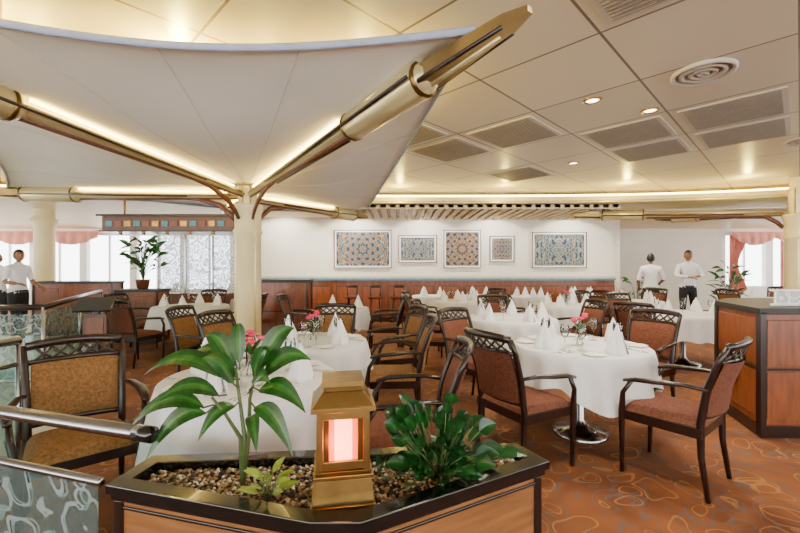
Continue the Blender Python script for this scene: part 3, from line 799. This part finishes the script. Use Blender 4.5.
# etched glass screens and lintel
b = MB()
for i in range(3):
    x = -5.15+i*.62
    b.box((x, 9.0, 1.5), (.56, .015, 1.3), 'etched_white'); b.box((x-.3, 9.0, 1.1), (.035, .04, 2.2), 'steel')
b.box((-3.59, 9.0, 1.1), (.035, .04, 2.2), 'steel'); b.box((-4.53, 9.0, .42), (1.88, .12, .84), 'wood_red'); b.box((-4.53, 9.0, 2.2), (1.9, .05, .04), 'steel')
b.obj('etched_glass_screen')
b = MB(); b.box((0, 0, 0), (2.7, .5, .26), 'wood_mid'); b.box((0, -.01, .15), (2.85, .6, .04), 'wood_dark'); b.box((0, -.01, -.14), (2.78, .56, .03), 'wood_dark')
for i in range(15): b.box((-1.22+i*.174, -.255, .0), (.12, .02, .10), ('teal', 'wood_red', 'brass')[i % 3])
for i in range(6): b.lathe([(.035, 0), (.035, -.05), (.025, -.055)], 'brass', 12, c=(-1.1+i*.44, -.12, -.15)); b.lathe([(.024, -.054), (.001, -.054)], 'lampglow', 12, c=(-1.1+i*.44, -.12, -.15))
for s in (-1, 1): b.tube([(s*1.1, 0, .16), (s*1.1, 0, .50)], .02, 'brass', 8)
b.obj('hanging_wood_lintel', (-4.2, 7.7, 2.23))

# background tall plants
def bush(name, c, h, n, w, ln, seed, pot=True, dark='leafA'):
    rr = random.Random(seed); b = MB()
    if pot: b.lathe([(.08, 0), (.10, .02), (.12, .16), (.13, .18), (.11, .18), (.10, .15), (.001, .15)], 'wood_mid', 20)
    z0 = .15 if pot else 0
    for i in range(n):
        a = rr.uniform(0, 2*pi); t = rr.uniform(.25, 1); zz = z0+h*t; r = rr.uniform(.05, .30)*(1.2-.5*t)
        p = Vector((math.cos(a)*r, math.sin(a)*r, zz)); b.tube([(0, 0, z0), (p.x*.3, p.y*.3, z0+(zz-z0)*.6), p], .004, 'stem', 5)
        q = p+Vector((math.cos(a), math.sin(a), rr.uniform(-.5, .7)))*rr.uniform(.6, 1)*ln
        leaf(b, p, q, w, dark, 'leafB', .03, .2, 5, side=(q-p).cross(Vector((0, -.7, .7))), tw=rr.uniform(-.5, .5))
    return b.obj(name, c)
bush('potted_ficus_plant', (-4.95, 7.7, 1.003), .8, 70, .045, .22, 5)
bush('potted_ficus_plant', (6.1, 10.3, 0), 1.0, 26, .04, .26, 6)
bush('potted_ficus_plant', (8.9, 10.8, .0), 1.3, 40, .05, .3, 8)
bush('small_potted_plant', (-4.6, 10.4, 0), 1.25, 26, .04, .25, 9)

# ------------------------------------------------------------ people
def person(name, loc, az, elbows, wrists, scale=1.0, short=False, legs=None):
    pts = [(0, 0, .95), (0, 0, 1.10), (0, .0, 1.28), (0, -.01, 1.42), (0, 0, 1.50), (0, .01, 1.56)]
    rad = [(.15, .115), (.135, .10), (.155, .11), (.12, .09), (.055, .055), (.05, .05)]
    ed = [(0, 1), (1, 2), (2, 3), (3, 4), (4, 5)]
    def addp(p, r, par):
        pts.append(tuple(p)); rad.append(r); ed.append((par, len(pts)-1)); return len(pts)-1
    L0 = legs or [((.11, .02, .50), (.115, -.02, .09)), ((-.11, .02, .50), (-.115, -.02, .09))]
    wr = []
    for s, i in ((1, 0), (-1, 1)):
        h = addp((s*.095, 0, .86), (.095, .10), 0); kx = addp(L0[i][0], (.062, .065), h); an = addp(L0[i][1], (.042, .045), kx)
        addp((L0[i][1][0]+s*.015, L0[i][1][1]+.15, .04), (.04, .03), an)
        sh = addp((s*.17, -.01, 1.42), (.07, .065), 3); el = addp(elbows[i], (.045, .045), sh); w = addp(wrists[i], (.03, .028), el)
        wr.append((Vector(elbows[i]), Vector(wrists[i])))
    me = bpy.data.meshes.new('tmp'); me.from_pydata(pts, ed, []); o = bpy.data.objects.new('tmp', me); COL.objects.link(o)
    o.modifiers.new('skin', 'SKIN'); ss = o.modifiers.new('sub', 'SUBSURF'); ss.levels = 2; ss.render_levels = 2
    sv = me.skin_vertices[0].data
    for i, r in enumerate(rad): sv[i].radius = r; sv[i].use_root = (i == 0)
    dg = bpy.context.evaluated_depsgraph_get(); ev = bpy.data.meshes.new_from_object(o.evaluated_get(dg))
    bpy.data.objects.remove(o)
    b = MB(); V = [v.co.copy() for v in ev.vertices]
    groups = {'shirt': [], 'pants': [], 'skin': [], 'black': []}
    for p in ev.polygons:
        c = p.center; g = 'shirt'
        dw = min((c-w).length for e, w in wr)
        near_arm = min(((c-w).length+(c-e).length-(w-e).length) for e, w in wr) < .05
        if near_arm: g = 'skin' if (short or dw < .03) else 'shirt'
        elif c.z < .10: g = 'black'
        elif c.z < .96: g = 'pants'
        elif c.z > 1.505: g = 'skin'
        groups[g].append(list(p.vertices))
    for g, fs in groups.items():
        if fs: b.add(V, fs, g, True)
    b.lathe([(.062, 1.48), (.068, 1.50), (.060, 1.525)], 'shirt', 16); b.lathe([(.150, .955), (.152, .975), (.150, .99)], 'black', 20, T=Matrix.Diagonal((1, .8, 1, 1)))
    hc = Vector((0, .02, 1.655)); n = 24; hn = 18; vs = []
    for i in range(hn+1):
        ph = pi*i/hn
        for j in range(n):
            th = 2*pi*j/n; x, y, z = math.sin(ph)*math.cos(th), math.sin(ph)*math.sin(th), math.cos(ph)
            sx = .076*(1-.22*max(0, -z)); sy = .096*(1-.12*max(0, -z))
            px, py, pz = x*sx, y*sy, z*.118
            if y > .8 and abs(x) < .25 and -.35 < z < .15: py += .018*(1-abs(x)/.25)*(1-abs(z+.15)/.3 if abs(z+.15) < .3 else 0)
            if y > .5 and .0 < z < .25 and .2 < abs(x) < .6: py -= .006
            vs.append(hc+Vector((px, py, pz)))
    f1, f2 = [], []
    for i in range(hn):
        for j in range(n):
            f = (i*n+j, (i+1)*n+j, (i+1)*n+(j+1) % n, i*n+(j+1) % n); c = sum((vs[k] for k in f), Vector())/4-hc
            (f2 if (c.z > .055 and c.y < .09) or (c.y < -.0 and c.z > -.055) or c.z > .085 else f1).append(f)
    b.add(vs, f1+f2, 'skin', True)
    b.add([hc+(v-hc)*1.09+Vector((0, -.002, .003)) for v in vs], f2, 'hair', True)
    for s in (-1, 1):
        b.ball(hc+Vector((s*.078, -.005, -.005)), (.012, .022, .032), 'skin', 10)
        b.ball(hc+Vector((s*.030, .080, .012)), (.012, .010, .007), 'shirt', 8); b.ball(hc+Vector((s*.030, .088, .012)), (.006, .004, .006), 'eye', 8)
        b.tube([hc+Vector((s*.016, .094, .032)), hc+Vector((s*.046, .080, .034))], .004, 'hair', 5)
    b.tube([hc+Vector((-.024, .080, -.060)), hc+Vector((0, .089, -.060)), hc+Vector((.024, .080, -.060))], .006, 'lip', 6)
    for i, (e, w) in enumerate(wr):
        s = 1 if i == 0 else -1
        d = (w-e).normalized(); side = d.cross(Vector((0, 0, 1)));
        if side.length < .2: side = Vector((0, 1, 0))
        side = (side-d*side.dot(d)).normalized(); nrm = side.cross(d).normalized()
        if nrm.z < 0: nrm = -nrm
        b.tube([w-d*.01, w+d*.03, w+d*.07, w+d*.095], [.024, .034, .040, .034], 'skin', 10, 1.0, .55, up=tuple(nrm))
        for q, L_ in enumerate((.062, .072, .068, .052)):
            a = w+d*.09+side*((q-1.5)*.019); m1 = a+d*L_*.5-nrm*.008; m2 = a+d*L_*.9-nrm*.028
            b.tube([a-d*.015, m1, m2], [.0095, .009, .007], 'skin', 7)
        t0 = w+d*.03-side*s*.03; b.tube([t0, t0+d*.03-side*s*.022, t0+d*.06-side*s*.026-nrm*.01], [.012, .010, .008], 'skin', 7)
    o = b.obj(name, loc, math.radians(az-90)); o.scale = (scale,)*3
    return o
person('waiter_person', (6.62, 9.2, 0), -100, [(.27, .06, 1.20), (-.27, .06, 1.20)], [(.10, .27, 1.17), (-.10, .27, 1.20)], 1.02)
person('waiter_person', (5.80, 9.25, 0), 60, [(.26, .05, 1.17), (-.25, -.02, 1.15)], [(.20, .28, 1.08), (-.24, .15, .97)], .98, short=True)
person('waiter_person', (-7.35, 7.7, 0), -10, [(.25, .02, 1.15), (-.25, .0, 1.15)], [(.20, .25, 1.12), (-.22, .22, 1.05)], .99, short=True, legs=[((.11, .08, .50), (.115, .06, .09)), ((-.11, -.02, .50), (-.115, -.16, .09))])
person('waiter_person', (-8.3, 8.25, 0), -60, [(.25, -.03, 1.15), (-.25, -.03, 1.15)], [(.26, .05, .90), (-.26, .05, .90)], .96, short=True)

# ------------------------------------------------------------ world, camera
w = bpy.data.worlds.new('World'); bpy.context.scene.world = w; w.use_nodes = True
bg = w.node_tree.nodes['Background']; bg.inputs[0].default_value = (.95, .97, 1, 1); bg.inputs[1].default_value = 8.5
cam = bpy.data.cameras.new('camera'); cam.lens = 18; cam.sensor_width = 36; cam.shift_y = .002; cam.clip_start = .05
co = bpy.data.objects.new('camera', cam); COL.objects.link(co); co.location = (0, 0, 1.4); co.rotation_euler = (pi/2, 0, 0)
bpy.context.scene.camera = co
